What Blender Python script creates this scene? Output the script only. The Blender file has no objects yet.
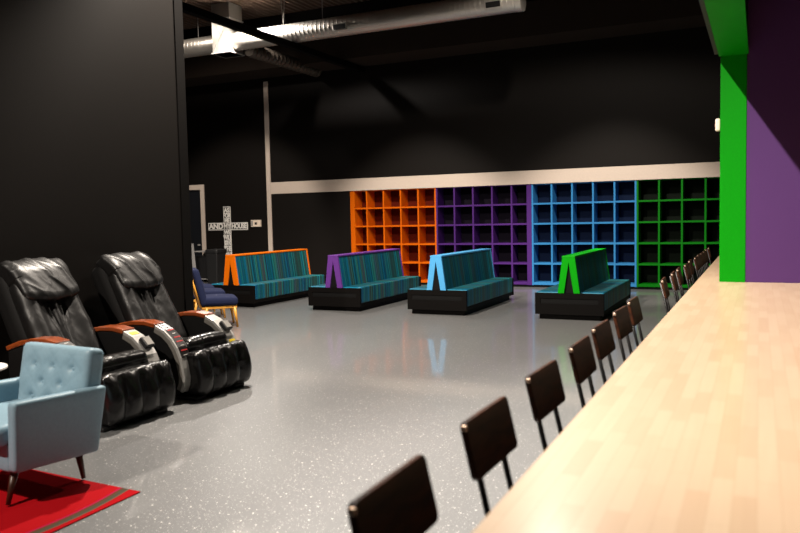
import bpy, bmesh, math, random
from mathutils import Vector, Matrix, noise
random.seed(4)
S = bpy.context.scene
COL = S.collection
PI = math.pi

# ------------------------------------------------------------------ materials
def lin(c):
    return tuple(((v / 12.92) if v <= .04045 else ((v + .055) / 1.055) ** 2.4) for v in c)
def rgb(r, g, b):
    return lin((r / 255, g / 255, b / 255)) + (1,)

def mat(name, col, rough=.5, metal=0., spec=.5, coat=0., coat_rough=.1, bump=0., bscale=40., emis=None, estr=0.):
    m = bpy.data.materials.new(name); m.use_nodes = True
    nt = m.node_tree; b = nt.nodes['Principled BSDF']
    b.inputs['Base Color'].default_value = col
    b.inputs['Roughness'].default_value = rough
    b.inputs['Metallic'].default_value = metal
    b.inputs['Specular IOR Level'].default_value = spec
    b.inputs['Coat Weight'].default_value = coat
    b.inputs['Coat Roughness'].default_value = coat_rough
    if emis:
        b.inputs['Emission Color'].default_value = emis
        b.inputs['Emission Strength'].default_value = estr
    tc = nt.nodes.new('ShaderNodeTexCoord')
    n = nt.nodes.new('ShaderNodeTexNoise'); n.inputs['Scale'].default_value = bscale
    n.inputs['Detail'].default_value = 4
    nt.links.new(tc.outputs['Object'], n.inputs['Vector'])
    # slight natural variation of the surface colour
    mx = nt.nodes.new('ShaderNodeMix'); mx.data_type = 'RGBA'
    mx.inputs[6].default_value = col
    mx.inputs[7].default_value = tuple(v * .82 for v in col[:3]) + (1,)
    nt.links.new(n.outputs['Fac'], mx.inputs[0])
    nt.links.new(mx.outputs[2], b.inputs['Base Color'])
    if bump:
        bp = nt.nodes.new('ShaderNodeBump'); bp.inputs['Strength'].default_value = bump
        bp.inputs['Distance'].default_value = .01
        nt.links.new(n.outputs['Fac'], bp.inputs['Height'])
        nt.links.new(bp.outputs['Normal'], b.inputs['Normal'])
    return m

def nodes_of(m):
    return m.node_tree.nodes, m.node_tree.links, m.node_tree.nodes['Principled BSDF']

def floor_material():
    m = bpy.data.materials.new('flecked_epoxy_floor'); m.use_nodes = True
    N, L, b = nodes_of(m)
    tc = N.new('ShaderNodeTexCoord')
    big = N.new('ShaderNodeTexNoise'); big.inputs['Scale'].default_value = .7; big.inputs['Detail'].default_value = 5
    L.new(tc.outputs['Object'], big.inputs['Vector'])
    base = N.new('ShaderNodeMix'); base.data_type = 'RGBA'
    base.inputs[6].default_value = rgb(106, 107, 108); base.inputs[7].default_value = rgb(117, 117, 117)
    L.new(big.outputs['Fac'], base.inputs[0])
    last = base.outputs[2]
    for sc, thr, keep, col in ((17., .10, .45, rgb(222, 219, 213)), (33., .13, .35, rgb(196, 194, 190)), (60., .16, .45, rgb(178, 176, 173)), (29., .12, .5, rgb(86, 86, 88))):
        v = N.new('ShaderNodeTexVoronoi'); v.voronoi_dimensions = '2D'; v.inputs['Scale'].default_value = sc
        L.new(tc.outputs['Object'], v.inputs['Vector'])
        sep = N.new('ShaderNodeSeparateColor'); L.new(v.outputs['Color'], sep.inputs[0])
        t = N.new('ShaderNodeMath'); t.operation = 'MULTIPLY'; t.inputs[1].default_value = thr
        L.new(sep.outputs[0], t.inputs[0])
        lt = N.new('ShaderNodeMath'); lt.operation = 'LESS_THAN'
        L.new(v.outputs['Distance'], lt.inputs[0]); L.new(t.outputs[0], lt.inputs[1])
        k = N.new('ShaderNodeMath'); k.operation = 'GREATER_THAN'; k.inputs[1].default_value = keep
        L.new(sep.outputs[1], k.inputs[0])
        mu = N.new('ShaderNodeMath'); mu.operation = 'MULTIPLY'
        L.new(lt.outputs[0], mu.inputs[0]); L.new(k.outputs[0], mu.inputs[1])
        mx = N.new('ShaderNodeMix'); mx.data_type = 'RGBA'
        L.new(mu.outputs[0], mx.inputs[0]); L.new(last, mx.inputs[6]); mx.inputs[7].default_value = col
        last = mx.outputs[2]
    L.new(last, b.inputs['Base Color'])
    b.inputs['Roughness'].default_value = .34
    b.inputs['Specular IOR Level'].default_value = .5
    b.inputs['Coat Weight'].default_value = .55
    b.inputs['Coat Roughness'].default_value = .06
    fine = N.new('ShaderNodeTexNoise'); fine.inputs['Scale'].default_value = 9; fine.inputs['Detail'].default_value = 3
    L.new(tc.outputs['Object'], fine.inputs['Vector'])
    bp = N.new('ShaderNodeBump'); bp.inputs['Strength'].default_value = .12; bp.inputs['Distance'].default_value = .004
    L.new(fine.outputs['Fac'], bp.inputs['Height'])
    L.new(bp.outputs['Normal'], b.inputs['Normal']); L.new(bp.outputs['Normal'], b.inputs['Coat Normal'])
    return m

def stripe_material():
    m = bpy.data.materials.new('teal_striped_fabric'); m.use_nodes = True
    N, L, b = nodes_of(m)
    tc = N.new('ShaderNodeTexCoord')
    def stripes(scale, off):
        mp = N.new('ShaderNodeMapping'); mp.inputs['Scale'].default_value = (0, scale, 0)
        mp.inputs['Location'].default_value = (off, off * 3, off)
        L.new(tc.outputs['Object'], mp.inputs['Vector'])
        n = N.new('ShaderNodeTexNoise'); n.inputs['Scale'].default_value = 1.; n.inputs['Detail'].default_value = 3
        n.inputs['Roughness'].default_value = .75
        L.new(mp.outputs['Vector'], n.inputs['Vector']); return n.outputs['Fac']
    r = N.new('ShaderNodeValToRGB'); L.new(stripes(5.5, 3.3), r.inputs['Fac'])
    e = r.color_ramp; e.elements[0].position = .36; e.elements[0].color = rgb(2, 58, 94)
    e.elements[1].position = .66; e.elements[1].color = rgb(4, 84, 108)
    for p, c in ((.41, (0, 96, 102)), (.45, (0, 62, 104)), (.49, (0, 108, 112)), (.53, (40, 62, 64)), (.57, (0, 98, 92)), (.61, (58, 56, 50))):
        q = e.elements.new(p); q.color = rgb(*c)
    r2 = N.new('ShaderNodeValToRGB'); L.new(stripes(24, 7.1), r2.inputs['Fac'])
    r2.color_ramp.elements[0].position = .40; r2.color_ramp.elements[0].color = (.36, .36, .36, 1)
    r2.color_ramp.elements[1].position = .60; r2.color_ramp.elements[1].color = (1.9, 1.9, 1.9, 1)
    mx = N.new('ShaderNodeMix'); mx.data_type = 'RGBA'; mx.blend_type = 'MULTIPLY'; mx.inputs[0].default_value = 1
    L.new(r.outputs['Color'], mx.inputs[6]); L.new(r2.outputs['Color'], mx.inputs[7])
    L.new(mx.outputs[2], b.inputs['Base Color'])
    b.inputs['Roughness'].default_value = .5
    b.inputs['Specular IOR Level'].default_value = .35
    return m

def butcher_material():
    m = bpy.data.materials.new('butcher_block_wood'); m.use_nodes = True
    N, L, b = nodes_of(m)
    tc = N.new('ShaderNodeTexCoord')
    mp = N.new('ShaderNodeMapping'); mp.inputs['Rotation'].default_value = (0, 0, PI / 2)
    L.new(tc.outputs['Object'], mp.inputs['Vector'])
    br = N.new('ShaderNodeTexBrick'); br.inputs['Scale'].default_value = 1
    br.inputs['Brick Width'].default_value = .30; br.inputs['Row Height'].default_value = .048
    br.inputs['Mortar Size'].default_value = .0006; br.offset = .37; br.offset_frequency = 2
    br.inputs['Color1'].default_value = rgb(178, 154, 128); br.inputs['Color2'].default_value = rgb(169, 142, 115)
    br.inputs['Mortar'].default_value = rgb(158, 130, 102); br.inputs['Bias'].default_value = -.2
    L.new(mp.outputs['Vector'], br.inputs['Vector'])
    mp2 = N.new('ShaderNodeMapping'); mp2.inputs['Scale'].default_value = (60, 3.5, 60)
    L.new(tc.outputs['Object'], mp2.inputs['Vector'])
    n = N.new('ShaderNodeTexNoise'); n.inputs['Scale'].default_value = 1; n.inputs['Detail'].default_value = 4
    L.new(mp2.outputs['Vector'], n.inputs['Vector'])
    mx = N.new('ShaderNodeMix'); mx.data_type = 'RGBA'; mx.blend_type = 'MULTIPLY'
    mx.inputs[0].default_value = .22
    L.new(br.outputs['Color'], mx.inputs[6])
    r = N.new('ShaderNodeValToRGB'); r.color_ramp.elements[0].color = (.62, .55, .48, 1); r.color_ramp.elements[1].color = (1.1, 1.1, 1.1, 1)
    L.new(n.outputs['Fac'], r.inputs['Fac']); L.new(r.outputs['Color'], mx.inputs[7])
    L.new(mx.outputs[2], b.inputs['Base Color'])
    b.inputs['Roughness'].default_value = .42
    b.inputs['Coat Weight'].default_value = .3; b.inputs['Coat Roughness'].default_value = .2
    return m

def grain_material(name, dark, light, rough=.45, coat=.0, scale=(4, 30, 30), spec=.5):
    m = bpy.data.materials.new(name); m.use_nodes = True
    N, L, b = nodes_of(m)
    tc = N.new('ShaderNodeTexCoord')
    mp = N.new('ShaderNodeMapping'); mp.inputs['Scale'].default_value = scale
    L.new(tc.outputs['Object'], mp.inputs['Vector'])
    n = N.new('ShaderNodeTexNoise'); n.inputs['Scale'].default_value = 1; n.inputs['Detail'].default_value = 5
    n.inputs['Distortion'].default_value = .6
    L.new(mp.outputs['Vector'], n.inputs['Vector'])
    r = N.new('ShaderNodeValToRGB'); r.color_ramp.elements[0].position = .3; r.color_ramp.elements[1].position = .72
    r.color_ramp.elements[0].color = dark; r.color_ramp.elements[1].color = light
    L.new(n.outputs['Fac'], r.inputs['Fac']); L.new(r.outputs['Color'], b.inputs['Base Color'])
    b.inputs['Roughness'].default_value = rough; b.inputs['Coat Weight'].default_value = coat
    b.inputs['Specular IOR Level'].default_value = spec
    return m

def leather_material(name='black_leather', rough=.46, spec=.5, strength=.35):
    m = bpy.data.materials.new(name); m.use_nodes = True
    N, L, b = nodes_of(m)
    b.inputs['Base Color'].default_value = rgb(10, 9, 9)
    b.inputs['Roughness'].default_value = rough
    b.inputs['Specular IOR Level'].default_value = spec
    tc = N.new('ShaderNodeTexCoord')
    w = N.new('ShaderNodeTexNoise'); w.inputs['Scale'].default_value = 5; w.inputs['Detail'].default_value = 2
    w.inputs['Distortion'].default_value = .8
    mp = N.new('ShaderNodeMapping'); mp.inputs['Scale'].default_value = (1, 1.4, .8)
    L.new(tc.outputs['Object'], mp.inputs['Vector']); L.new(mp.outputs['Vector'], w.inputs['Vector'])
    g = N.new('ShaderNodeTexVoronoi'); g.inputs['Scale'].default_value = 260
    L.new(tc.outputs['Object'], g.inputs['Vector'])
    b1 = N.new('ShaderNodeBump'); b1.inputs['Strength'].default_value = strength; b1.inputs['Distance'].default_value = .03
    L.new(w.outputs['Fac'], b1.inputs['Height'])
    b2 = N.new('ShaderNodeBump'); b2.inputs['Strength'].default_value = .15; b2.inputs['Distance'].default_value = .001
    L.new(g.outputs['Distance'], b2.inputs['Height']); L.new(b1.outputs['Normal'], b2.inputs['Normal'])
    L.new(b2.outputs['Normal'], b.inputs['Normal'])
    return m

def duct_material():
    m = bpy.data.materials.new('galvanised_spiral_duct'); m.use_nodes = True
    N, L, b = nodes_of(m)
    b.inputs['Base Color'].default_value = rgb(190, 184, 176); b.inputs['Metallic'].default_value = .85
    b.inputs['Roughness'].default_value = .42
    tc = N.new('ShaderNodeTexCoord')
    w = N.new('ShaderNodeTexNoise'); w.inputs['Scale'].default_value = 6; w.inputs['Detail'].default_value = 3
    L.new(tc.outputs['Object'], w.inputs['Vector'])
    r = N.new('ShaderNodeMapRange'); r.inputs['To Min'].default_value = .3; r.inputs['To Max'].default_value = .55
    L.new(w.outputs['Fac'], r.inputs['Value']); L.new(r.outputs[0], b.inputs['Roughness'])
    return m

def rug_material():
    m = bpy.data.materials.new('red_rug_pile'); m.use_nodes = True
    N, L, b = nodes_of(m)
    tc = N.new('ShaderNodeTexCoord')
    sp = N.new('ShaderNodeSeparateXYZ'); L.new(tc.outputs['Object'], sp.inputs[0])
    # curved stripe: an arc about a centre far to the left of the right-hand edge
    d = N.new('ShaderNodeVectorMath'); d.operation = 'DISTANCE'
    L.new(tc.outputs['Object'], d.inputs[0]); d.inputs[1].default_value = (-1.066, -.535, .006)
    r = N.new('ShaderNodeValToRGB'); r.color_ramp.interpolation = 'CONSTANT'
    mr = N.new('ShaderNodeMapRange'); mr.inputs['From Min'].default_value = 1.85; mr.inputs['From Max'].default_value = 2.15
    L.new(d.outputs['Value'], mr.inputs['Value']); L.new(mr.outputs[0], r.inputs['Fac'])
    e = r.color_ramp
    red = rgb(152, 2, 12)
    e.elements[0].position = 0; e.elements[0].color = red
    e.elements[1].position = .97; e.elements[1].color = red
    for p, c in ((.36, rgb(150, 10, 60)), (.41, rgb(88, 50, 30)), (.47, rgb(70, 62, 50)), (.58, rgb(84, 74, 60)), (.62, red)):
        q = e.elements.new(p); q.color = c
    n = N.new('ShaderNodeTexNoise'); n.inputs['Scale'].default_value = 160
    L.new(tc.outputs['Object'], n.inputs['Vector'])
    mx = N.new('ShaderNodeMix'); mx.data_type = 'RGBA'; mx.blend_type = 'MULTIPLY'; mx.inputs[0].default_value = .35
    L.new(r.outputs['Color'], mx.inputs[6]); L.new(n.outputs['Color'], mx.inputs[7])
    L.new(r.outputs['Color'], b.inputs['Base Color'])
    bp = N.new('ShaderNodeBump'); bp.inputs['Strength'].default_value = .4; bp.inputs['Distance'].default_value = .004
    L.new(n.outputs['Fac'], bp.inputs['Height']); L.new(bp.outputs['Normal'], b.inputs['Normal'])
    b.inputs['Roughness'].default_value = .95; b.inputs['Specular IOR Level'].default_value = .1
    return m

M = dict(
    floor=floor_material(), stripe=stripe_material(), butcher=butcher_material(),
    leather=leather_material(), gloss=leather_material('glossy_black_leather', .27, .5, .5), duct=duct_material(), rug=rug_material(),
    wall=mat('black_wall_paint', rgb(20, 17, 15), .6, spec=.1, bump=.06, bscale=60),
    ceil=mat('dark_brown_ceiling_deck', rgb(86, 70, 60), .8, spec=.2),
    black=mat('matt_black_laminate', rgb(14, 12, 11), .6, spec=.08, bump=.03, bscale=90),
    blackmetal=mat('black_metal', rgb(13, 12, 12), .42, spec=.4),
    slot=mat('black_recess', rgb(8, 8, 8), .7, spec=.2),
    trim=mat('beige_trim_paint', rgb(202, 187, 174), .5, spec=.3),
    orange=mat('orange_paint', rgb(240, 116, 2), .45, spec=.25),
    purple=mat('purple_paint', rgb(104, 56, 142), .45, spec=.25),
    blue=mat('sky_blue_paint', rgb(84, 172, 230), .45, spec=.25),
    green=mat('green_paint', rgb(0, 164, 2), .45, spec=.15),
    postgreen=mat('deep_green_post_paint', rgb(0, 130, 2), .5, spec=.12),
    shorange=mat('orange_cubby_paint', rgb(206, 94, 2), .55, spec=.1),
    shpurple=mat('purple_cubby_paint', rgb(72, 36, 108), .55, spec=.1),
    shblue=mat('blue_cubby_paint', rgb(50, 124, 182), .55, spec=.1),
    shgreen=mat('green_cubby_paint', rgb(3, 108, 10), .55, spec=.1),
    inorange=mat('shaded_orange_cubby_back', rgb(84, 20, 3), .7, spec=.1),  # all four cubby backs carry the shade of the recess in their darkened colour
    inpurple=mat('shaded_purple_cubby_back', rgb(12, 6, 20), .7, spec=.1),
    inblue=mat('shaded_blue_cubby_back', rgb(3, 18, 44), .7, spec=.1),
    ingreen=mat('shaded_green_cubby_back', rgb(4, 12, 5), .7, spec=.1),
    purplewall=mat('purple_wall_paint', rgb(76, 46, 94), .6, spec=.12, bump=.1, bscale=120),
    walnut=grain_material('dark_walnut_wood', rgb(28, 13, 6), rgb(70, 35, 15), .5, .0, (30, 5, 30), .2),
    redwood=grain_material('reddish_arm_wood', rgb(108, 46, 16), rgb(150, 72, 30), .3, .5, (6, 30, 30)),
    silver=mat('silver_plastic', rgb(186, 184, 180), .32, metal=.35),
    greyplastic=mat('grey_plastic', rgb(120, 116, 110), .4, metal=.2),
    shell=mat('black_fabric_shell', rgb(10, 9, 9), .7, spec=.2),
    label=mat('black_label', rgb(26, 22, 22), .35),
    labelred=mat('red_print', rgb(176, 34, 34), .5),
    labelwhite=mat('white_print', rgb(206, 202, 196), .5),
    yellow=mat('yellow_sticker', rgb(240, 208, 20), .5),
    paleblue=mat('pale_blue_vinyl', rgb(138, 168, 184), .45, spec=.3, bump=.05, bscale=50),
    legwood=grain_material('brown_leg_wood', rgb(46, 24, 14), rgb(74, 40, 24), .4, .2, (30, 30, 5)),
    white=mat('white_laminate', rgb(224, 220, 214), .4),
    navy=mat('navy_fabric', rgb(27, 34, 64), .85, spec=.2, bump=.2, bscale=220),
    pine=grain_material('yellow_pine_wood', rgb(196, 130, 40), rgb(226, 166, 66), .45, .1, (20, 20, 4)),
    grey=mat('grey_laminate', rgb(150, 148, 146), .45),
    binblack=mat('black_bin_plastic', rgb(14, 14, 15), .55),
    doorblack=mat('blue_black_door_paint', rgb(12, 15, 22), .5),
    signblack=mat('black_sign_paint', rgb(16, 16, 16), .6),
    signwhite=mat('white_sign_paint', rgb(232, 228, 222), .6),
    beamblack=mat('matt_black_beam_paint', rgb(8, 7, 7), .8, spec=.05),
    satin=mat('glint_metal', rgb(206, 176, 152), .4, metal=.5),
    bulk=mat('dark_bulkhead_board', rgb(44, 36, 31), .8, spec=.1),
    flex=mat('dull_flexible_hose', rgb(78, 70, 62), .45, metal=.5),
    boxmetal=mat('galvanised_sheet', rgb(150, 146, 140), .45, metal=.5),
    cream=mat('cream_plastic', rgb(240, 222, 202), .45),
)

# ------------------------------------------------------------------ mesh building
class MB:
    def __init__(self): self.v = []; self.f = []
    def add(self, vs, fs, T=None):
        o = len(self.v)
        for p in vs:
            p = Vector(p); self.v.append((T @ p) if T else p)
        self.f += [tuple(i + o for i in f) for f in fs]
    def box(self, x0, x1, y0, y1, z0, z1, T=None):
        self.add([(x0,y0,z0),(x1,y0,z0),(x1,y1,z0),(x0,y1,z0),(x0,y0,z1),(x1,y0,z1),(x1,y1,z1),(x0,y1,z1)],
                 [(0,3,2,1),(4,5,6,7),(0,1,5,4),(1,2,6,5),(2,3,7,6),(3,0,4,7)], T); return self
    def prism(self, poly, axis, a, b, T=None):
        def P(u, w, t):
            return {'x': (t, u, w), 'y': (u, t, w), 'z': (u, w, t)}[axis]
        n = len(poly)
        vs = [P(u, w, a) for u, w in poly] + [P(u, w, b) for u, w in poly]
        fs = [tuple(range(n)), tuple(range(2*n-1, n-1, -1))] + [(i, (i+1) % n, n+(i+1) % n, n+i) for i in range(n)]
        self.add(vs, fs, T); return self
    def tube(self, pts, r, n=10, T=None, closed_ends=True):
        pts = [Vector(p) for p in pts]; rs = r if isinstance(r, (list, tuple)) else [r]*len(pts)
        vs = []; fs = []
        up = None
        for i, p in enumerate(pts):
            t = (pts[min(i+1, len(pts)-1)] - pts[max(i-1, 0)]).normalized()
            if up is None:
                up = Vector((0,0,1)) if abs(t.z) < .9 else Vector((1,0,0))
            a = t.cross(up).normalized(); b = a.cross(t).normalized(); up = b
            for k in range(n):
                q = 2*PI*k/n; vs.append(p + (a*math.cos(q) + b*math.sin(q))*rs[i])
        for i in range(len(pts)-1):
            for k in range(n):
                fs.append((i*n+k, i*n+(k+1) % n, (i+1)*n+(k+1) % n, (i+1)*n+k))
        if closed_ends:
            fs.append(tuple(range(n-1, -1, -1))); fs.append(tuple(range((len(pts)-1)*n, len(pts)*n)))
        self.add(vs, fs, T); return self
    def lathe(self, prof, n=32, T=None):
        vs = []; fs = []
        for (r, z) in prof:
            for k in range(n):
                q = 2*PI*k/n; vs.append((r*math.cos(q), r*math.sin(q), z))
        for i in range(len(prof)-1):
            for k in range(n):
                fs.append((i*n+k, i*n+(k+1) % n, (i+1)*n+(k+1) % n, (i+1)*n+k))
        fs.append(tuple(range(n-1, -1, -1))); fs.append(tuple(range((len(prof)-1)*n, len(prof)*n)))
        self.add(vs, fs, T); return self
    def strip(self, poly_in, poly_out, axis, a, b, T=None):
        """band between two matching open polylines, extruded along an axis"""
        return self.prism(list(poly_in) + list(reversed(poly_out)), axis, a, b, T)
    def rbox(self, sx, sy, sz, r, n=10, bulge=(0,0,0), disp=None, T=None, e=3):
        """rounded box of half sizes sx,sy,sz; bulge puffs the faces; disp(p,n) moves each point"""
        def ts(s):
            k = max(0., 1 - r/s)
            a = [-1 + (1-k)*(1-math.cos(PI/2*i/e)) for i in range(e)]
            mid = [-k + 2*k*i/n for i in range(n+1)]
            return a + mid + [-x for x in reversed(a)]
        s = (sx, sy, sz); T3 = [ts(q) for q in s]
        vs = []; fs = []
        for ax in range(3):
            u, w = (ax+1) % 3, (ax+2) % 3
            for sg in (-1, 1):
                o = len(vs); nu, nw = len(T3[u]), len(T3[w])
                for a in T3[u]:
                    for c in T3[w]:
                        q = [0,0,0]; q[ax] = sg*s[ax]; q[u] = a*s[u]; q[w] = c*s[w]
                        inn = [max(-(s[i]-r), min(s[i]-r, q[i])) for i in range(3)]
                        d = Vector([q[i]-inn[i] for i in range(3)])
                        if d.length > 0: d.normalize()
                        p = Vector(inn) + d*r
                        nn = d.copy()
                        for i in range(3):
                            j, k = (i+1) % 3, (i+2) % 3
                            f = (1-(p[j]/s[j])**2)*(1-(p[k]/s[k])**2)
                            p[i] += bulge[i]*max(0, f)*(p[i]/s[i])
                        vs.append((p, nn))
                for i in range(nu-1):
                    for j in range(nw-1):
                        q = (o+i*nw+j, o+(i+1)*nw+j, o+(i+1)*nw+j+1, o+i*nw+j+1)
                        fs.append(q if sg > 0 else q[::-1])
        out = [(p + disp(p, nn)) if disp else p for p, nn in vs]
        self.add(out, fs, T); return self
    def build(self, name, m, parent=None, bevel=0, smooth=False, seg=2, weld=True):
        me = bpy.data.meshes.new(name)
        bm = bmesh.new()
        bv = [bm.verts.new(p) for p in self.v]
        for f in self.f:
            try: bm.faces.new([bv[i] for i in f])
            except ValueError: pass
        if weld: bmesh.ops.remove_doubles(bm, verts=bm.verts, dist=1e-5)
        bmesh.ops.recalc_face_normals(bm, faces=bm.faces)
        bm.to_mesh(me); bm.free()
        if smooth:
            for p in me.polygons: p.use_smooth = True
        me.materials.append(m)
        o = bpy.data.objects.new(name, me); COL.objects.link(o)
        if parent is not None: o.parent = parent
        if bevel:
            b = o.modifiers.new('bevel', 'BEVEL'); b.width = bevel; b.segments = seg
            b.limit_method = 'ANGLE'; b.angle_limit = .7
        return o

def tag(o, label=None, cat=None, group=None, kind=None):
    if label: o['label'] = label
    if cat: o['category'] = cat
    if group: o['group'] = group
    if kind: o['kind'] = kind
    return o
def thing(name, label, cat, loc=(0,0,0), rz=0, group=None):
    o = bpy.data.objects.new(name, None); COL.objects.link(o)
    o.empty_display_size = .1
    o.location = loc; o.rotation_euler = (0, 0, rz)
    return tag(o, label, cat, group)
def struct(o, label=None):
    o['kind'] = 'structure'
    if label: o['label'] = label
    return o
def dup(root, loc=None, rz=None, label=None):
    def cp(o, par):
        c = o.copy(); COL.objects.link(c)
        if par is not None: c.parent = par
        for ch in [x for x in bpy.data.objects if x.parent == o]:
            cp(ch, c)
        return c
    c = cp(root, None)
    if loc is not None: c.location = loc
    if rz is not None: c.rotation_euler = (0, 0, rz)
    if label: c['label'] = label
    return c
def Tm(loc=(0,0,0), rx=0, ry=0, rz=0):
    return Matrix.Translation(loc) @ Matrix.Rotation(rz, 4, 'Z') @ Matrix.Rotation(ry, 4, 'Y') @ Matrix.Rotation(rx, 4, 'X')

def text_mesh(name, txt, size, m, parent, T, ext=.002, sx=1., bold=.0):
    cu = bpy.data.curves.new(name, 'FONT'); cu.body = txt; cu.size = size
    cu.align_x = 'CENTER'; cu.align_y = 'CENTER'; cu.extrude = ext; cu.offset = bold
    tmp = bpy.data.objects.new(name, cu); COL.objects.link(tmp)
    dg = bpy.context.evaluated_depsgraph_get(); dg.update()
    me = bpy.data.meshes.new_from_object(tmp.evaluated_get(dg))
    bpy.data.objects.remove(tmp)
    me.transform(T @ Matrix.Diagonal((sx, 1, 1, 1)))
    me.materials.clear(); me.materials.append(m); me.name = name
    o = bpy.data.objects.new(name, me); COL.objects.link(o); o.parent = parent
    return o

# ------------------------------------------------------------------ the setting
YW = 17.4           # plane of the back wall
ZC = 6.6            # ceiling
struct(MB().box(-19, 5, -3, 18.2, -.1, 0).build('floor', M['floor']))
# ceiling of corrugated deck
cp = []
x = -19.
while x < 5:
    cp += [(x, ZC), (x+.05, ZC), (x+.07, ZC+.05), (x+.13, ZC+.05), (x+.15, ZC)]
    x += .15
cp += [(5, ZC), (5, ZC+.2), (-19, ZC+.2)]
struct(MB().prism(cp, 'y', -3, 18.2).build('ceiling', M['ceil']))
wp = [(-19,0), (-15.75,0), (-15.75,2.62), (-14.56,2.62), (-14.56,0), (-9.66,0), (-9.66,2.42), (-.1,2.42), (-.1,0), (5,0), (5,ZC), (-19,ZC)]
struct(MB().prism(wp, 'y', YW, YW+.5).build('wall_back', M['wall']))
struct(MB().box(-9.9, .1, YW+.44, YW+.5, 0, 2.45).build('wall_niche', M['wall']))
struct(MB().box(-6.45, -6.25, -3, 7.10, 0, ZC).build('wall_left', M['wall']))
struct(MB().box(-6.43, -6.235, 7.105, 7.25, 0, ZC).build('trim_1', M['black'], bevel=.006), 'black end post of the left wall')
# pale trims on the back wall
struct(MB().box(-12.11, 1.2, YW-.03, YW, 2.415, 2.73).build('trim_2', M['trim'], bevel=.004), 'wide beige band along the back wall above the cubbies')
struct(MB().box(-12.25, -12.112, YW-.03, YW, 0, 5.46).build('trim_3', M['trim'], bevel=.004), 'tall beige upright on the back wall')
d1 = MB().box(-15.75, -14.56, YW+.06, YW+.11, 0, 2.62).build('door_1', M['doorblack'])
struct(d1, 'dark door in the far left of the back wall')
cs = MB(); cs.prism([(-15.89,0),(-15.75,0),(-15.75,2.615),(-14.56,2.615),(-14.56,0),(-14.42,0),(-14.42,2.76),(-15.89,2.76)], 'y', YW-.03, YW)
struct(cs.build('trim_4', M['trim'], bevel=.004), 'beige casing round the far door')
struct(MB().box(-14.75, -14.68, YW, YW+.06, 1.0, 1.05).build('door_handle', M['silver'], d1, bevel=.008))

# bulkhead at the bar: green post and header soffit, purple wall
YB = 7.30
struct(MB().box(-.1115, 1.35, YB+.008, YB+.2, 1.071, ZC).build('wall_right', M['purplewall']), 'purple wall standing on the bar counter')
struct(MB().box(-.322, -.112, YB, YB+.2, 1.0705, ZC).build('trim_5', M['postgreen'], bevel=.003), 'bright green post on the bar counter')
struct(MB().box(-.335, -.105, -3, YB-.002, 3.07, ZC).build('wall_header', M['wall']), 'black header over the bar')
struct(MB().box(-.335, -.100, -3, YB-.002, 3.045, 3.07).build('trim_6', M['postgreen']), 'green underside of the header over the bar')
rl = MB().box(-.372, -.337, -3, YB-.01, 3.065, 3.13).build('trim_7', M['blackmetal'], bevel=.004)
struct(rl, 'dark rail along the edge of the green header')
# overhead girder and ceiling joists
struct(MB().box(-9.27, -9.13, 2.5, YW, 5.40, 5.53).build('trim_8', M['beamblack']), 'dark beam under the ceiling')
struct(MB().box(-19, 5, 16.35, YW-.001, 5.56, 6.3).build('trim_11', M['bulk']), 'brown bulkhead along the top of the back wall')
for i, yy in enumerate((9.6, 15.6)):
    struct(MB().box(-19, 5, yy-.06, yy+.06, 6.32, 6.598).build('trim_%d' % (9+i), M['black']), 'dark ceiling joist')

# ------------------------------------------------------------------ cubby units
def cubby(name, label, x0, x1, m, mi, left_post=0., right_post=0.):
    t = thing(name, label, 'shelf', ((x0+x1)/2, YW, 0), group='wall of coloured cubbies')
    w = (x1-x0)/2; D = .42; th = .04
    zs = [.089 + .466*i for i in range(6)]
    L = -w + (left_post or th); R = w - (right_post or th)
    MB().box(-w, L, 0, D, .05, 2.415).build('side_panel', m, t, bevel=.003)
    MB().box(R, w, 0, D, .05, 2.415).build('side_panel', m, t, bevel=.003)
    for i, z in enumerate(zs):
        zz0, zz1 = (z-.03, z+.03) if i == 0 else (z-th/2, z+th/2)
        zz1 = min(zz1, 2.413)
        MB().box(L+.0005, R-.0005, .004, D-.001, zz0, zz1).build('shelf_board', m, t, bevel=.002)
    pitch = (2*w)/5
    for k in range(1, 5):
        xx = -w + pitch*k
        MB().box(xx-th/2, xx+th/2, .001, D-.002, .06, 2.412).build('divider', m, t, bevel=.002)
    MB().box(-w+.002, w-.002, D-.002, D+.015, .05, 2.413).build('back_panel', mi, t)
    MB().box(-w+.002, w-.002, .05, .07, 0, .058).build('toe_kick', M['slot'], t)
    return t
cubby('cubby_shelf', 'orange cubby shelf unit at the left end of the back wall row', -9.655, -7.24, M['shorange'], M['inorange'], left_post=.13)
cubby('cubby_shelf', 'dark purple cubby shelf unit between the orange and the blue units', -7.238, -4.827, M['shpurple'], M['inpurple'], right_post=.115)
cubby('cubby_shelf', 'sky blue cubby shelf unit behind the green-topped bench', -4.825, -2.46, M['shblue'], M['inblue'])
cubby('cubby_shelf', 'green cubby shelf unit at the right behind the far bar chairs', -2.458, -.105, M['shgreen'], M['ingreen'])

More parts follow.
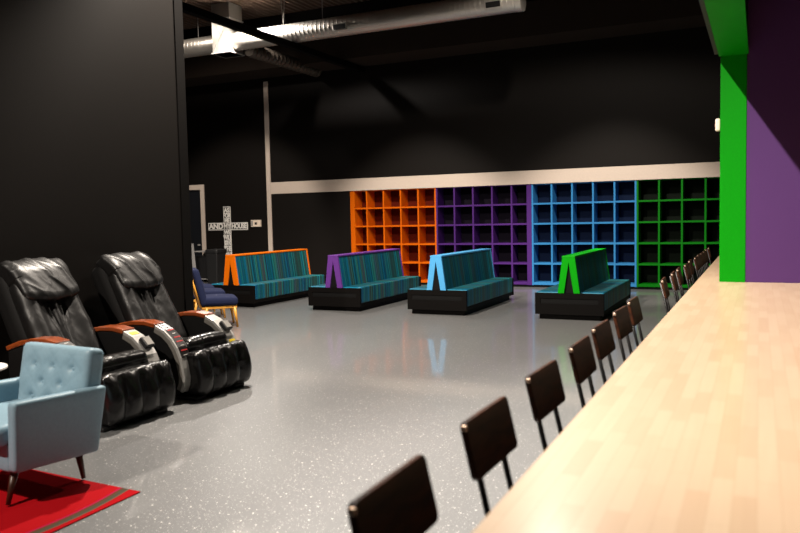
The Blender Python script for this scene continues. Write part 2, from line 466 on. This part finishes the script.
# ------------------------------------------------------------------ double-sided benches
def make_bench(m, label, xc):
    t = thing('double_bench', label, 'bench', (xc, 12.08, 0), group='striped double-sided benches')
    Lg = 2.70; W = .55
    MB().box(-W+.055, W-.055, .06, Lg-.06, 0, .09).build('plinth', M['black'], t, bevel=.004)
    bx = MB().box(-W+.015, W-.015, .06, Lg-.002, .085, .15)
    bx.build('base_tray', M['black'], t, bevel=.004)
    for y0, y1, s in ((0, .062, -1), (Lg-.0, Lg+.06, 1)):
        e = MB()
        # framed end panel with a long recess
        zc = [(-W,.085),(W,.085),(W,.43),(-W,.43)]
        e.box(-W, W, y0 + (.02 if s < 0 else 0), y1 - (.02 if s > 0 else 0), .085, .43)
        ep = e.build('end_panel', M['black'], t, bevel=.003)
        ya, yb = (y0, y0+.021) if s < 0 else (y1-.021, y1)
        fr = MB()
        fr.box(-W, -W+.085, ya, yb, .085, .43); fr.box(W-.085, W, ya, yb, .085, .43)
        fr.box(-W+.085, W-.085, ya, yb, .345, .43); fr.box(-W+.085, W-.085, ya, yb, .085, .26)
        fr.build('panel_frame', M['black'], ep, weld=True)
        MB().box(-W+.085, W-.085, y0+.012 if s < 0 else y1-.014, y0+.019 if s < 0 else y1-.012, .26, .345).build('recess', M['slot'], ep)
    n = 5
    for s in (-1, 1):
        # seat: one padded cushion with upholstery seams every panel
        xs0, xs1 = (.16, W-.004)
        c = Tm((s*(xs0+xs1)/2, .062+(Lg-.062)/2, .298))
        hl = (Lg-.066)/2
        def seam(p, nn, hl=hl):
            u = (p.y+hl)/(2*hl)*n
            d = abs(u-round(u))
            k = math.exp(-(d/.022)**2) if .5 < u < n-.5 else 0
            return nn*(-.007*k)
        MB().rbox((xs1-xs0)/2, hl, .148, .022, n=60, disp=seam, T=c).build('seat_cushion', M['stripe'], t, smooth=True)
        # sloping upholstered back
        bot, top = .172, .093
        pl = [(s*(bot-.05), .44), (s*bot, .44), (s*top, 1.0), (s*(top-.05), 1.0)]
        MB().prism(pl, 'y', .045, Lg-.045).build('back_cushion', M['stripe'], t, bevel=.008)
    # coloured A-shaped ends
    for y0, y1 in ((.0, .045), (Lg-.045, Lg)):
        A = [(-.178,.432), (-.078,.432), (0,.925), (.078,.432), (.178,.432), (.101,1.005), (-.101,1.005)]
        ae = MB().prism(A, 'y', y0, y1).build('a_frame_end', m, t, bevel=.002)
        MB().prism([(-.08,.432), (.08,.432), (0,.93)], 'y', y0+.03 if y0 == 0 else y0+.005, y1-.005 if y0 == 0 else y1-.03).build('infill_panel', M['slot'], ae)
    MB().box(-.105, .105, -.002, Lg+.002, 1.005, 1.032).build('top_cap', m, t, bevel=.003)
    return t
make_bench(M['orange'], 'teal striped double bench with orange top and A-shaped end', -9.45)
make_bench(M['purple'], 'teal striped double bench with purple top and A-shaped end', -7.10)
make_bench(M['blue'], 'teal striped double bench with sky blue top and A-shaped end', -5.05)
make_bench(M['green'], 'teal striped double bench with green top and A-shaped end', -2.755)

# ------------------------------------------------------------------ bar counter and chairs
bc = thing('bar_counter', 'long butcher-block bar counter on black base at right', 'counter', (0, 0, 0))
MB().box(-.517, 1.4, .25, 14.4, 1.02, 1.07).build('countertop', M['butcher'], bc, bevel=.006)
MB().box(-.12, 1.3, .35, 14.3, .0, 1.0195).build('base', M['black'], bc, bevel=.004)

def make_bar_chair(label):
    t = thing('bar_chair', label, 'chair', (0,0,0), group='dark wood bar chairs along the counter')
    # local: y = width (0 near edge .. .37), x = 0 at the top of the backrest face, faces +x
    lean = math.radians(13)
    def bk(d, y):   # point d below the top along the leaning back
        return (math.sin(lean)*d - .0, y, 1.10 - math.cos(lean)*d)
    # backrest board, slightly curved with rounded corners
    T = Tm((math.sin(lean)*.085 - .011, .185, 1.10-math.cos(lean)*.085), ry=-lean)
    def curve(p, nn): return Vector((-.012*(1-(p.y/.185)**2), 0, 0))
    prof = []
    R = .022; hw, hh = .190, .087
    for cx, cy, a0 in ((hw-R, hh-R, 0), (-hw+R, hh-R, 90), (-hw+R, -hh+R, 180), (hw-R, -hh+R, 270)):
        for k in range(6):
            a = math.radians(a0 + 18*k); prof.append((cx+R*math.cos(a), cy+R*math.sin(a)))
    MB().prism(prof, 'x', -.010, .010, T).build('backrest', M['walnut'], t, bevel=.004)
    for y in (.075, .295):
        top = Vector(bk(.03, y)) + Vector((-.03, 0, 0)); mid = Vector(bk(.36, y)) + Vector((-.03, 0, 0))
        MB().tube([top, mid, (mid.x+.0, y, .70)], .0105, 8).build('back_stile', M['blackmetal'], t, smooth=True)
    for y in (-.004,):
        MB().rbox(.009, .006, .009, .0055, n=2, T=Tm((.0 + math.sin(lean)*.012 - .006, y, 1.10-.012))).build('glint_stud', M['satin'], t, smooth=True)  # invented stud, added to give a bright glint at the board's near corner
    x0 = math.sin(lean)*.36 - .03
    MB().rbox(.19, .185, .014, .012, n=6, T=Tm((x0+.205, .185, .755))).build('seat', M['walnut'], t, smooth=True)
    fx, bx_ = x0+.375, x0+.0
    for (xx, y, dx, dy) in ((bx_+.012, .03, -.05, -.01), (bx_+.012, .34, -.05, .01), (fx, .03, .05, -.01), (fx, .34, .05, .01)):
        MB().tube([(xx, y, .742), (xx+dx, y+dy, .0)], .011, 8).build('leg', M['blackmetal'], t, smooth=True)
    fr = MB(); k = .63
    p = [(bx_+.012-.05*k, .03-.01*k, .28), (fx+.05*k, .03-.01*k, .28), (fx+.05*k, .34+.01*k, .28), (bx_+.012-.05*k, .34+.01*k, .28)]
    fr.tube(p + [p[0]], .008, 8)
    fr.build('foot_ring', M['blackmetal'], t, smooth=True)
    return t
CY = [1.36, 2.03, 2.71, 3.38, 3.985, 4.68, 5.27, 7.01, 7.78, 8.37, 9.08, 9.82, 10.55, 11.10, 11.60, 12.15, 12.76, 13.35]
CX = [-.762, -.763, -.765, -.757, -.775, -.785, -.79, -.768, -.763, -.768, -.752, -.768, -.755, -.76, -.755, -.753, -.757, -.75]
ords = ['nearest', 'second nearest', 'third nearest', 'fourth nearest', 'fifth nearest', 'sixth nearest', 'seventh nearest']
far = ['first', 'second', 'third', 'fourth', 'fifth', 'sixth', 'seventh', 'eighth', 'ninth', 'tenth', 'last']
def chair_label(i):
    if i < 7: return 'dark wood bar chair with black metal stiles, %s along the counter' % ords[i]
    return 'dark wood bar chair at the counter, %s beyond the gap in the row' % far[i-7]
ch0 = make_bar_chair(chair_label(0)); ch0.location = (CX[0], CY[0], 0)
for i in range(1, 18):
    c = dup(ch0, (CX[i], CY[i], 0), math.radians(random.uniform(-2.5, 2.5)), chair_label(i))

# ------------------------------------------------------------------ massage chairs
def wrinkle(amp, fr, seed=0., st=(1,1,1)):
    def f(p, nn):
        q = Vector((p.x*fr*st[0]+seed, p.y*fr*st[1], p.z*fr*st[2]))
        a = noise.noise(q); b = noise.noise(q*2.3+Vector((5,1,2)))
        r = (1-abs(a))**2*.7 + b*.3
        return nn*amp*(r-.4)
    return f

def make_massage_chair(label, yc, sticker_high):
    t = thing('massage_chair', label, 'massage chair', (-6.1, yc, 0), group='black leather massage chairs')
    sd = 3.1 if sticker_high else 8.4
    MB().rbox(.50, .29, .15, .03, n=6, T=Tm((.62, 0, .17))).build('base', M['shell'], t, smooth=True)
    for sy in (-1, 1):
        MB().rbox(.17, .075, .018, .012, n=4, T=Tm((1.12, sy*.30, .019))).build('foot_plate', M['binblack'], t, smooth=True)
    # seat cushion with a rounded glossy front roll
    MB().rbox(.34, .275, .085, .06, n=14, bulge=(.0, 0, .02), disp=wrinkle(.006, 6, sd), T=Tm((.80, 0, .40))).build('seat_cushion', M['leather'], t, smooth=True)
    MB().rbox(.09, .30, .07, .065, n=14, bulge=(0, .0, .012), disp=wrinkle(.005, 5, sd+1), T=Tm((1.085, 0, .50))).build('seat_roll', M['gloss'], t, smooth=True)
    # leg rest: one puffed leather apron gathered into lobes
    def lobes(p, nn):
        u = (p.y/.40+1)/2*4.0
        lob = abs(math.sin(PI*u))**.6
        zt = (p.z+.215)/.43
        gather = math.sin(PI*min(1, max(0, zt))**.8)
        d = Vector((nn.x, nn.y*.4, 0))*(.075*lob*gather - .03) if nn.x > .1 or abs(nn.y) > .5 else Vector((0,0,0))
        w = wrinkle(.016*(.2+zt), 7, sd+2, (1, 2.2, .7))(p, nn)
        return d + w
    MB().rbox(.13, .40, .215, .06, n=34, disp=lobes, T=Tm((1.215, .035, .245), ry=-.08)).build('leg_rest', M['gloss'], t, smooth=True)
    # inclined back: shell, padded front, pillow flap
    ang = math.radians(29)
    B0 = Vector((.62, 0, .42))          # foot of the back at its front face
    T = Matrix.Translation(B0) @ Matrix.Rotation(-ang, 4, 'Y')   # local z runs up the back, x = out of the front
    def sh(p, nn):
        return Vector((0, -p.y*.07*max(0, (p.z/.5)), 0))
    MB().rbox(.125, .335, .535, .09, n=12, disp=sh, T=T @ Tm((-.17, 0, .53))).build('back_shell', M['shell'], t, smooth=True)
    def front(p, nn):
        if nn.x < .1: return sh(p, nn)
        v = (p.z+.44)/.88
        u = p.y/.30
        h = 0.
        # side bolsters
        h += .05*math.exp(-((abs(u)-.74)/.22)**2)*(1-.3*v)
        # V-shaped folds running from the pillow to the waist
        for c, wd in ((.42, .055), (.20, .05)):
            h -= .030*math.exp(-((abs(u)-(c*v+.02))/wd)**2)*min(1, v*1.8)
        h += .02*math.exp(-(u/.16)**2)*v
        return sh(p, nn) + nn*h + wrinkle(.009, 6, sd+4, (1, 1.3, .7))(p, nn)
    MB().rbox(.075, .315, .44, .06, n=40, disp=front, T=T @ Tm((-.03, 0, .46))).build('back_cushion', M['leather'], t, smooth=True)
    def flap(p, nn):
        q = Vector((p.y*5.0 + p.z*3.2 + sd, p.z*2.0, sd))
        folds = (1-abs(noise.noise(q)))**4*.022 + (1-abs(noise.noise(Vector((p.y*10+p.z*7, p.z*4, sd)))))**3*.010
        k = nn*folds if nn.x > .05 else Vector((0,0,0))
        v = p.z/.215
        bow = Vector((0, 0, -.045*(1-(p.y/.30)**2))) if p.z < 0 else Vector((-.085*v*v, 0, -.02*(abs(p.y)/.3)**2))
        return k + bow + Vector((0, p.y*.05*v, 0))
    MB().rbox(.085, .292, .215, .05, n=44, bulge=(.02, 0, 0), disp=flap, T=T @ Tm((.0, 0, .905), ry=-.10)).build('head_pillow', M['leather'], t, smooth=True)
    # arms
    arc = []
    for q in range(15):
        a = q/14
        # top line: from the back, over the arm, down the front
        arc.append(None)
    ctrl = [(.26,.655), (.42,.708), (.58,.738), (.74,.742), (.87,.720), (.98,.672), (1.065,.602), (1.13,.515), (1.175,.415), (1.20,.32), (1.215,.23), (1.205,.15), (1.175,.085)]
    def off(pl, d):
        out = []
        for i, p in enumerate(pl):
            a = Vector(pl[max(0, i-1)]); b = Vector(pl[min(len(pl)-1, i+1)])
            tt = (b-a).normalized(); out.append((p[0]-tt.y*d, p[1]+tt.x*d))
        return out
    for sy in (-1, 1):
        y = sy*.365; hw = .062
        body = [(.26,.16)] + off(ctrl, -.03) + [(1.1,.06), (.5,.06)]
        arm = MB().prism(body, 'y', y-hw, y+hw).build('armrest', M['shell'], t, bevel=.012)
        o1 = off(ctrl, -.03); o2 = off(ctrl, 0.0)
        MB().strip(o1[:5], off(ctrl[:5], .012), 'y', y-hw-.014, y+hw+.014).build('wood_cap', M['redwood'], arm, bevel=.01, seg=3)
        last = 13 if sy < 0 else 10
        MB().strip(o1[4:last], o2[4:last], 'y', y-hw-.008, y+hw+.008).build('silver_front', M['silver'], arm, bevel=.006)
        # side edge in grey plastic that follows the arm front
        s3 = off(ctrl, -.075)
        MB().strip(s3[4:last], o1[4:last], 'y', y-hw-.006, y+hw+.006).build('grey_edge', M['greyplastic'], arm, bevel=.004)
        if sy < 0:
            i0, i1 = 4, 8
            lab = MB().strip(off(ctrl, .001)[i0:i1+1], off(ctrl, .004)[i0:i1+1], 'y', y-.052, y+.060).build('label_strip', M['label'], arm)
            # rows of red and white print on the label
            for k in range(9):
                a = (k+.5)/9*(i1-i0)+i0; i = min(int(a), i1-1); f = a-i
                A = Vector(off(ctrl, .005)[i]).lerp(Vector(off(ctrl, .005)[i+1]), f)
                tt = (Vector(ctrl[i+1])-Vector(ctrl[i])).normalized()
                red = k in (2, 4, 5, 7)
                hh = .012 if red else .006
                B0_, B1_ = A-tt*hh/2, A+tt*hh/2
                nrm = Vector((-tt.y, tt.x))*.002
                wv = .042 if red else (.02 + .012*((k*37) % 3)/2)
                MB().prism([tuple(B0_), tuple(B1_), tuple(B1_+nrm), tuple(B0_+nrm)], 'y', y+.008-wv, y+.008+wv).build('print_line', M['labelred'] if red else M['labelwhite'], lab)
        else:
            P = Vector(ctrl[6]); tt = (Vector(ctrl[7])-Vector(ctrl[5])).normalized()
            a = math.atan2(-tt.y, tt.x)
            rd = MB().box(-.055, .055, -.052, .052, .0, .045, T=Tm((P.x, y, P.y), ry=a)).build('card_reader', M['binblack'], arm, bevel=.006)
            MB().box(-.045, .045, -.040, .040, .045, .05, T=Tm((P.x, y, P.y), ry=a)).build('reader_face', M['greyplastic'], rd, bevel=.002)
            i = 4.55 if sticker_high else 7.6
            j = int(i); f = i-j
            P = Vector(ctrl[j]).lerp(Vector(ctrl[j+1]), f); tt = (Vector(ctrl[j+1])-Vector(ctrl[j])).normalized()
            MB().box(-.022, .022, -.045, .045, .0005, .004, T=Tm((P.x, y, P.y), ry=math.atan2(-tt.y, tt.x))).build('yellow_sticker', M['yellow'], arm)
    return t
make_massage_chair('black leather massage chair nearest the camera, behind the pale blue armchair', 4.82, True)
make_massage_chair('black leather massage chair nearest the end of the left wall', 5.95, False)

# ------------------------------------------------------------------ pale blue tufted armchair
def make_armchair():
    t = thing('tufted_armchair', 'pale blue tufted vinyl armchair on splayed wooden legs by the red rug', 'armchair', (-4.375, 3.34, 0.009), math.radians(-5))
    # local: faces -y ; half width .40
    MB().rbox(.315, .30, .09, .02, n=4, T=Tm((0, .03, .285))).build('seat_frame', M['paleblue'], t, smooth=True)
    MB().rbox(.312, .305, .065, .045, n=14, bulge=(0,0,.02), T=Tm((0, -.03, .425))).build('seat_cushion', M['paleblue'], t, smooth=True)
    for s in (-1, 1):
        def ad(p, nn):
            # panel leans back at the rear and forward at the front, top rising a little to the front
            k = p.z/.218
            return Vector((s*.012*k, (.035*k if p.y > 0 else .0), (-.012*p.y/.315) if p.z > 0 else (-.012*p.y/.315)))
        MB().rbox(.043, .315, .218, .028, n=10, disp=ad, T=Tm((s*.362, .035, .408))).build('armrest', M['paleblue'], t, smooth=True)
    # tufted back
    hw, hh = .365, .25
    pu, pv = .20, .17
    btn = []
    def tuft(p, nn):
        if nn.y > -.35: return Vector((0,0,0))
        a = p.x/pu + p.z/pv; b = p.x/pu - p.z/pv
        ca = abs(math.sin(PI*a/1)); cb = abs(math.sin(PI*b/1))
        puff = (ca*cb)**.5
        edge = min(1, (hh-abs(p.z))/.07)*min(1, (hw-abs(p.x))/.07); edge = max(0, edge)
        # distance to the nearest button
        best = 9
        for (bx, bz) in BT:
            d2 = (p.x-bx)**2+(p.z-bz)**2; best = min(best, d2)
        pit = math.exp(-best/(.020**2))*.020 + math.exp(-best/(.055**2))*.020
        return Vector((0, 1, 0))*(pit*edge) - Vector((0, 1, 0))*(.007*puff*edge)
    BT = []
    for r_, zz in enumerate((.10, -.01, -.12)):
        n_ = 3 if r_ % 2 == 0 else 2
        for k in range(n_):
            BT.append(((k-(n_-1)/2)*pu, zz))
    tilt = math.radians(-11)
    T = Tm((0, .315, .615), rx=tilt)
    bk = MB().rbox(hw, .068, hh, .04, n=44, bulge=(0, .012, 0), disp=tuft, T=T).build('backrest', M['paleblue'], t, smooth=True)
    for (bx, bz) in BT:
        MB().rbox(.011, .006, .011, .0055, n=2, T=T @ Tm((bx, -.048, bz))).build('button', M['paleblue'], bk, smooth=True)
    for sx in (-1, 1):
        for sy in (-1, 1):
            MB().tube([(sx*.28, .23 if sy > 0 else -.21, .20), (sx*.315, .24 if sy > 0 else -.29, 0.008)], [.026, .014], 12).build('leg', M['legwood'], t, smooth=True)
    return t
make_armchair()

# rug
rug = MB().prism([(-1.6,.075),(1.003,-.03),(1.02,-1.5),(-1.6,-1.5)], 'z', 0, .007)
r_o = rug.build('area_rug', M['rug'], bevel=.002)
r_o.location = (-4.525, 3.56, 0.0005)
tag(r_o, 'red area rug with a curved grey-brown stripe under the pale blue armchair', 'rug')

# little round table, only its edge is in view
tb = thing('side_table', 'round white-topped side table at the left edge beside the blue armchair', 'table', (-5.66, 3.90, 0))
MB().lathe([(.27,.555), (.285,.562), (.285,.575), (.27,.58)], 40).build('table_top', M['white'], tb, smooth=False)
MB().lathe([(.022,.02), (.022,.556)], 16).build('pedestal', M['blackmetal'], tb, smooth=True)
MB().lathe([(.17,.0), (.17,.012), (.03,.022)], 32).build('base', M['blackmetal'], tb)

# ------------------------------------------------------------------ navy chairs with pine frames
def make_navy(label):
    t = thing('lounge_chair', label, 'chair', (0,0,0), group='navy lounge chairs with pine frames')
    # local: faces +x, seat 0..0.62, width y -.30...30
    def sag(p, nn): return Vector((0,0,.012*(1-(p.y/.30)**2)))
    MB().rbox(.27, .30, .065, .05, n=8, bulge=(0,0,.02), disp=sag, T=Tm((.30, 0, .425), ry=.03)).build('seat_cushion', M['navy'], t, smooth=True)
    MB().rbox(.055, .30, .30, .045, n=8, bulge=(.02,0,0), T=Tm((-.02, 0, .66), ry=-.22)).build('back_cushion', M['navy'], t, smooth=True)
    MB().box(.0, .55, -.27, .27, .31, .355).build('seat_frame', M['pine'], t, bevel=.005)
    for s in (-1, 1):
        MB().tube([(.51, s*.25, .33), (.55, s*.26, 0)], [.026, .017], 10).build('leg', M['pine'], t, smooth=True)
        MB().tube([(.08, s*.25, .33), (.02, s*.26, 0)], [.026, .017], 10).build('leg', M['pine'], t, smooth=True)
        MB().tube([(-.01, s*.25, .33), (-.17, s*.25, .92)], [.02, .015], 10).build('back_post', M['pine'], t, smooth=True)
    return t
F = math.atan2(.70, .71)
spots = [(-7.52, 9.80), (-8.45, 10.66), (-9.25, 11.36), (-10.05, 12.02)]
nl = ['navy cushioned lounge chair with pine legs, nearest of the row behind the massage chairs',
      'navy cushioned lounge chair second in the row behind the massage chairs',
      'navy cushioned lounge chair third in the row, in front of the orange bench',
      'navy cushioned lounge chair last in the row beside the orange bench']
proto = None
for i, (fx, fy) in enumerate(spots):
    # front corner nearest the camera's right sits at (fx, fy)
    c, s = math.cos(F), math.sin(F)
    lx, ly = .57, -.30
    loc = (fx - (c*lx - s*ly) + .0, fy - (s*lx + c*ly), 0)
    if proto is None:
        proto = make_navy(nl[0]); proto.location = loc; proto.rotation_euler = (0,0,F)
    else: dup(proto, loc, F, nl[i])

# ------------------------------------------------------------------ cross sign and wall things
cr = thing('cross_sign', 'black and white wooden cross sign with words on the back wall', 'sign', (-13.62, YW, 1.55))
MB().box(-.69, .69, -.022, -.001, -.105, .105).build('crossbar', M['signwhite'], cr, bevel=.003)
MB().box(-.665, .665, -.026, -.0225, -.082, .082).build('crossbar_field', M['signblack'], cr)
MB().box(-.125, .125, -.040, -.0265, -1.15, .56).build('upright', M['signwhite'], cr, bevel=.003)
up = MB().box(-.105, .105, -.044, -.0405, -1.13, .54).build('upright_field', M['signblack'], cr)
R90 = Matrix.Rotation(PI/2, 4, 'X')
def put(txt, x, z, size, m, sx=1., y=-.0465, bold=.008):
    text_mesh('lettering', txt, size, m, cr, Matrix.Translation((x, y, z)) @ R90, sx=sx, bold=bold)
put('AND', -.405, 0, .205, M['signwhite'], 1.1, -.029, .010)
put('HOUSE', .40, 0, .19, M['signwhite'], .84, -.029, .009)
put('MY', 0, 0, .19, M['signwhite'], .9)
for txt, z, sz, sx in (('AS', .45, .17, 1.0), ('FOR', .30, .17, .75), ('ME', .16, .15, .9), ('WE', -.17, .15, .85), ('WILL', -.32, .17, .72), ('SERVE', -.48, .17, .50), ('THE', -.64, .17, .8), ('LORD', -.82, .17, .58)):
    put(txt, 0, z, sz, M['signwhite'], sx)
for z in (.375, .225, .09, -.09, -.245, -.40, -.56, -.73, -.92):
    MB().box(-.105, .105, -.0465, -.0442, z-.007, z+.007).build('dividing_line', M['signwhite'], up)
th = thing('thermostat_box', 'small white wall box with a dark window right of the cross sign', 'thermostat', (-12.63, YW, 1.62))
MB().box(-.165, .165, -.06, -.001, -.095, .095).build('housing', M['cream'], th, bevel=.012)
MB().box(-.03, .045, -.063, -.0602, -.035, .03).build('window', M['slot'], th)
MB().box(-.15, -.09, -.063, -.0602, -.07, .07).build('grille', M['grey'], th)
sn = thing('wall_sensor', 'small cream sensor on the edge of the green post', 'sensor', (-.323, YB+.06, 2.46))
MB().rbox(.02, .035, .055, .012, n=2, T=Tm((-.0205, 0, 0))).build('housing', M['cream'], sn, smooth=True)
MB().rbox(.003, .010, .012, .0025, n=2, T=Tm((-.042, 0, .0))).build('lens', M['labelred'], sn, smooth=True)

# things at the back left
bn = thing('trash_bin', 'black trash bin behind the orange-topped bench', 'bin', (-13.32, 16.45, 0))
MB().prism([(-.16,0),(.16,0),(.19,.84),(-.19,.84)], 'y', -.2, .2).build('body', M['binblack'], bn, bevel=.02)
MB().rbox(.205, .22, .06, .04, n=4, T=Tm((0,0,.89))).build('lid', M['binblack'], bn, smooth=True)
ct = thing('service_cart', 'black service cart with grey top tray below the far door', 'cart', (-14.17, 17.08, 0))
MB().box(-.26, .26, -.22, .22, .10, .72).build('cabinet', M['binblack'], ct, bevel=.01)
MB().box(-.29, .29, -.25, .25, .845, .875).build('top_tray', M['grey'], ct, bevel=.008)
MB().box(-.28, .28, -.24, .24, .72, .735).build('middle_tray', M['binblack'], ct, bevel=.004)
MB().box(-.28, .28, -.24, .24, .075, .10).build('bottom_tray', M['grey'], ct, bevel=.004)
for sx in (-1, 1):
    for sy in (-1, 1):
        MB().tube([(sx*.27, sy*.23, .05), (sx*.27, sy*.23, .85)], .012, 8).build('post', M['blackmetal'], ct, smooth=True)
        MB().lathe([(.012,-.012), (.035,-.012), (.035,.012), (.012,.012)], 16, T=Tm((sx*.24, sy*.2, .038), rx=PI/2)).build('caster', M['binblack'], ct, smooth=False)
pb = MB().box(-.045, .045, -.02, .02, 0, 1.10, T=Tm((0,0,0), ry=-.08)).build('display_board', M['grey'], bevel=.004)
pb.location = (-14.05, 16.45, .004); tag(pb, 'narrow pale board leaning upright left of the service cart', 'board')

# ------------------------------------------------------------------ duct work
dk = thing('air_duct', 'silver spiral air duct with square box hanging under the ceiling', 'duct', (-8.8, 14.3, 5.765))
def seam_pipe(x0, x1, r, step=.105):
    prof = [(r-.012, x0)]; x = x0
    while x < x1:
        prof += [(r, x+.001), (r, x+.012), (r, x+step-.026), (r, x+step-.018), (r+.007, x+step-.010), (r, x+step-.002)]
        x += step
    return prof
Tx = Matrix.Rotation(PI/2, 4, 'Y')
MB().lathe(seam_pipe(-5.0, 4.62, .203), 48, T=Tx).build('pipe', M['duct'], dk, smooth=True)
MB().lathe([(.205,4.58), (.213,4.59), (.213,4.70), (.205,4.71), (.15,4.712)], 48, T=Tx).build('end_collar', M['duct'], dk, bevel=.003)
bxo = MB().box(-2.47, -1.98, -.24, .235, -.275, .833).build('square_box', M['boxmetal'], dk)
for z in (-.275, .47):
    MB().box(-2.495, -1.955, -.265, .26, z, z+.022).build('box_flange', M['silver'], bxo)
for p, q in (((-2.44, -.242, -.24), (-2.01, -.242, .46)), ((-2.01, -.242, -.24), (-2.44, -.242, .46))):
    MB().tube([p, q], .004, 6).build('cross_crease', M['silver'], bxo)
Tv = Matrix.Rotation(math.radians(16), 4, 'X')
for xx in (.83, 4.18):
    g = MB().box(xx-.17, xx+.17, -.222, -.185, -.075, .075, T=Tv)
    fr = g.build('vent_frame', M['duct'], dk, bevel=.004)
    MB().box(xx-.142, xx+.142, -.229, -.2225, -.052, .052, T=Tv).build('vent_opening', M['slot'], fr)
# flexible branch running back to the wall, ringed hose
P0, P1 = Vector((-1.70, .1, -.20)), Vector((-1.70, 3.05, -.20))
path = []; rs = []
for i in range(37):
    path.append(P0.lerp(P1, i/36)); rs.append(.165 if i % 2 else .132)
MB().tube(path, rs, 20).build('flexible_branch', M['flex'], dk)
for xx, dx in ((-3.06, 0), (-.70, -.05), (-.70, .05), (.30, .0)):
    MB().tube([(xx, 0, .195), (xx+dx, 0, .833)], .007, 6).build('hanger_wire', M['grey'], dk, smooth=True)

# ------------------------------------------------------------------ lights
def spot(name, loc, target, power, angle, blend=.4, radius=.1, col=(1, .90, .80)):
    l = bpy.data.lights.new(name, 'SPOT'); l.energy = power; l.spot_size = math.radians(angle); l.spot_blend = blend
    l.shadow_soft_size = radius; l.color = col
    o = bpy.data.objects.new(name, l); COL.objects.link(o); o.location = loc
    d = Vector(target) - Vector(loc); o.rotation_euler = d.to_track_quat('-Z', 'Y').to_euler()
    return o
WARM = (1, .89, .77)
spot('bar_spot', (-2.35, 3.2, 6.14), (.8, 4.8, 0), 4500, 84, .7, .05, (1, .92, .83))
spot('duct_lamp', (-10.15, 13.75, 6.25), (-9.4, 13.6, 0), 1400, 150, .35, .10, (1, .92, .84))
spot('far_duct_fill', (-12.0, 12.9, 6.4), (-12.0, 13.3, 0), 130, 165, .2, .10, WARM)  # added fill light that brightens the left part of the duct
spot('corner_fill', (-11.0, 9.6, 6.3), (-13.2, 17.4, 1.0), 3200, 40, .5, .10, WARM)  # added fill light for the sign, trims and door in the back left corner
spot('bench_side_fill', (-3.0, 11.8, 6.5), (-3.4, 12.2, 0), 620, 150, .2, .10, WARM)  # added fill light for the right of the duct and the bench sides
spot('orange_lamp', (-7.6, 13.2, 5.3), (-7.6, 17.4, .0), 1250, 66, .6, .08, WARM)
spot('blue_lamp', (-3.0, 13.2, 5.3), (-3.0, 17.4, .0), 1250, 66, .6, .08, WARM)
spot('middle_lamp', (-5.6, 7.4, 6.3), (-5.6, 9.0, 0), 3900, 122, .5, .10, WARM)
spot('lounge_spot', (-5.3, .2, 5.0), (-4.9, 4.6, .4), 1500, 80, .4, .06, WARM)

w = bpy.data.worlds.new('World'); S.world = w; w.use_nodes = True
w.node_tree.nodes['Background'].inputs['Color'].default_value = (1, .9, .82, 1)
w.node_tree.nodes['Background'].inputs['Strength'].default_value = .003

# ------------------------------------------------------------------ camera
yaw, pit, rol, fl = -0.443067402, -0.0643817205, -0.0206304439, 759.225
cy, sy = math.cos(yaw), math.sin(yaw)
f = Vector((sy*math.cos(pit), cy*math.cos(pit), math.sin(pit)))
r = Vector((cy, -sy, 0)); u = r.cross(f)
r2 = r*math.cos(rol) + u*math.sin(rol); u2 = r2.cross(f)
cam = bpy.data.cameras.new('Camera'); co = bpy.data.objects.new('Camera', cam); COL.objects.link(co)
mw = Matrix((r2, u2, -f)).transposed().to_4x4(); mw.translation = (0, 0, 1.70)
co.matrix_world = mw
cam.sensor_width = 36; cam.lens = 36*fl/800; cam.clip_end = 60
cam.dof.use_dof = True; cam.dof.focus_distance = 12.5; cam.dof.aperture_fstop = 2.6
S.camera = co
S.view_settings.view_transform = 'Standard'; S.view_settings.look = 'None'
S.view_settings.gamma = 1; S.view_settings.use_curve_mapping = False
S.view_settings.exposure = 0.0
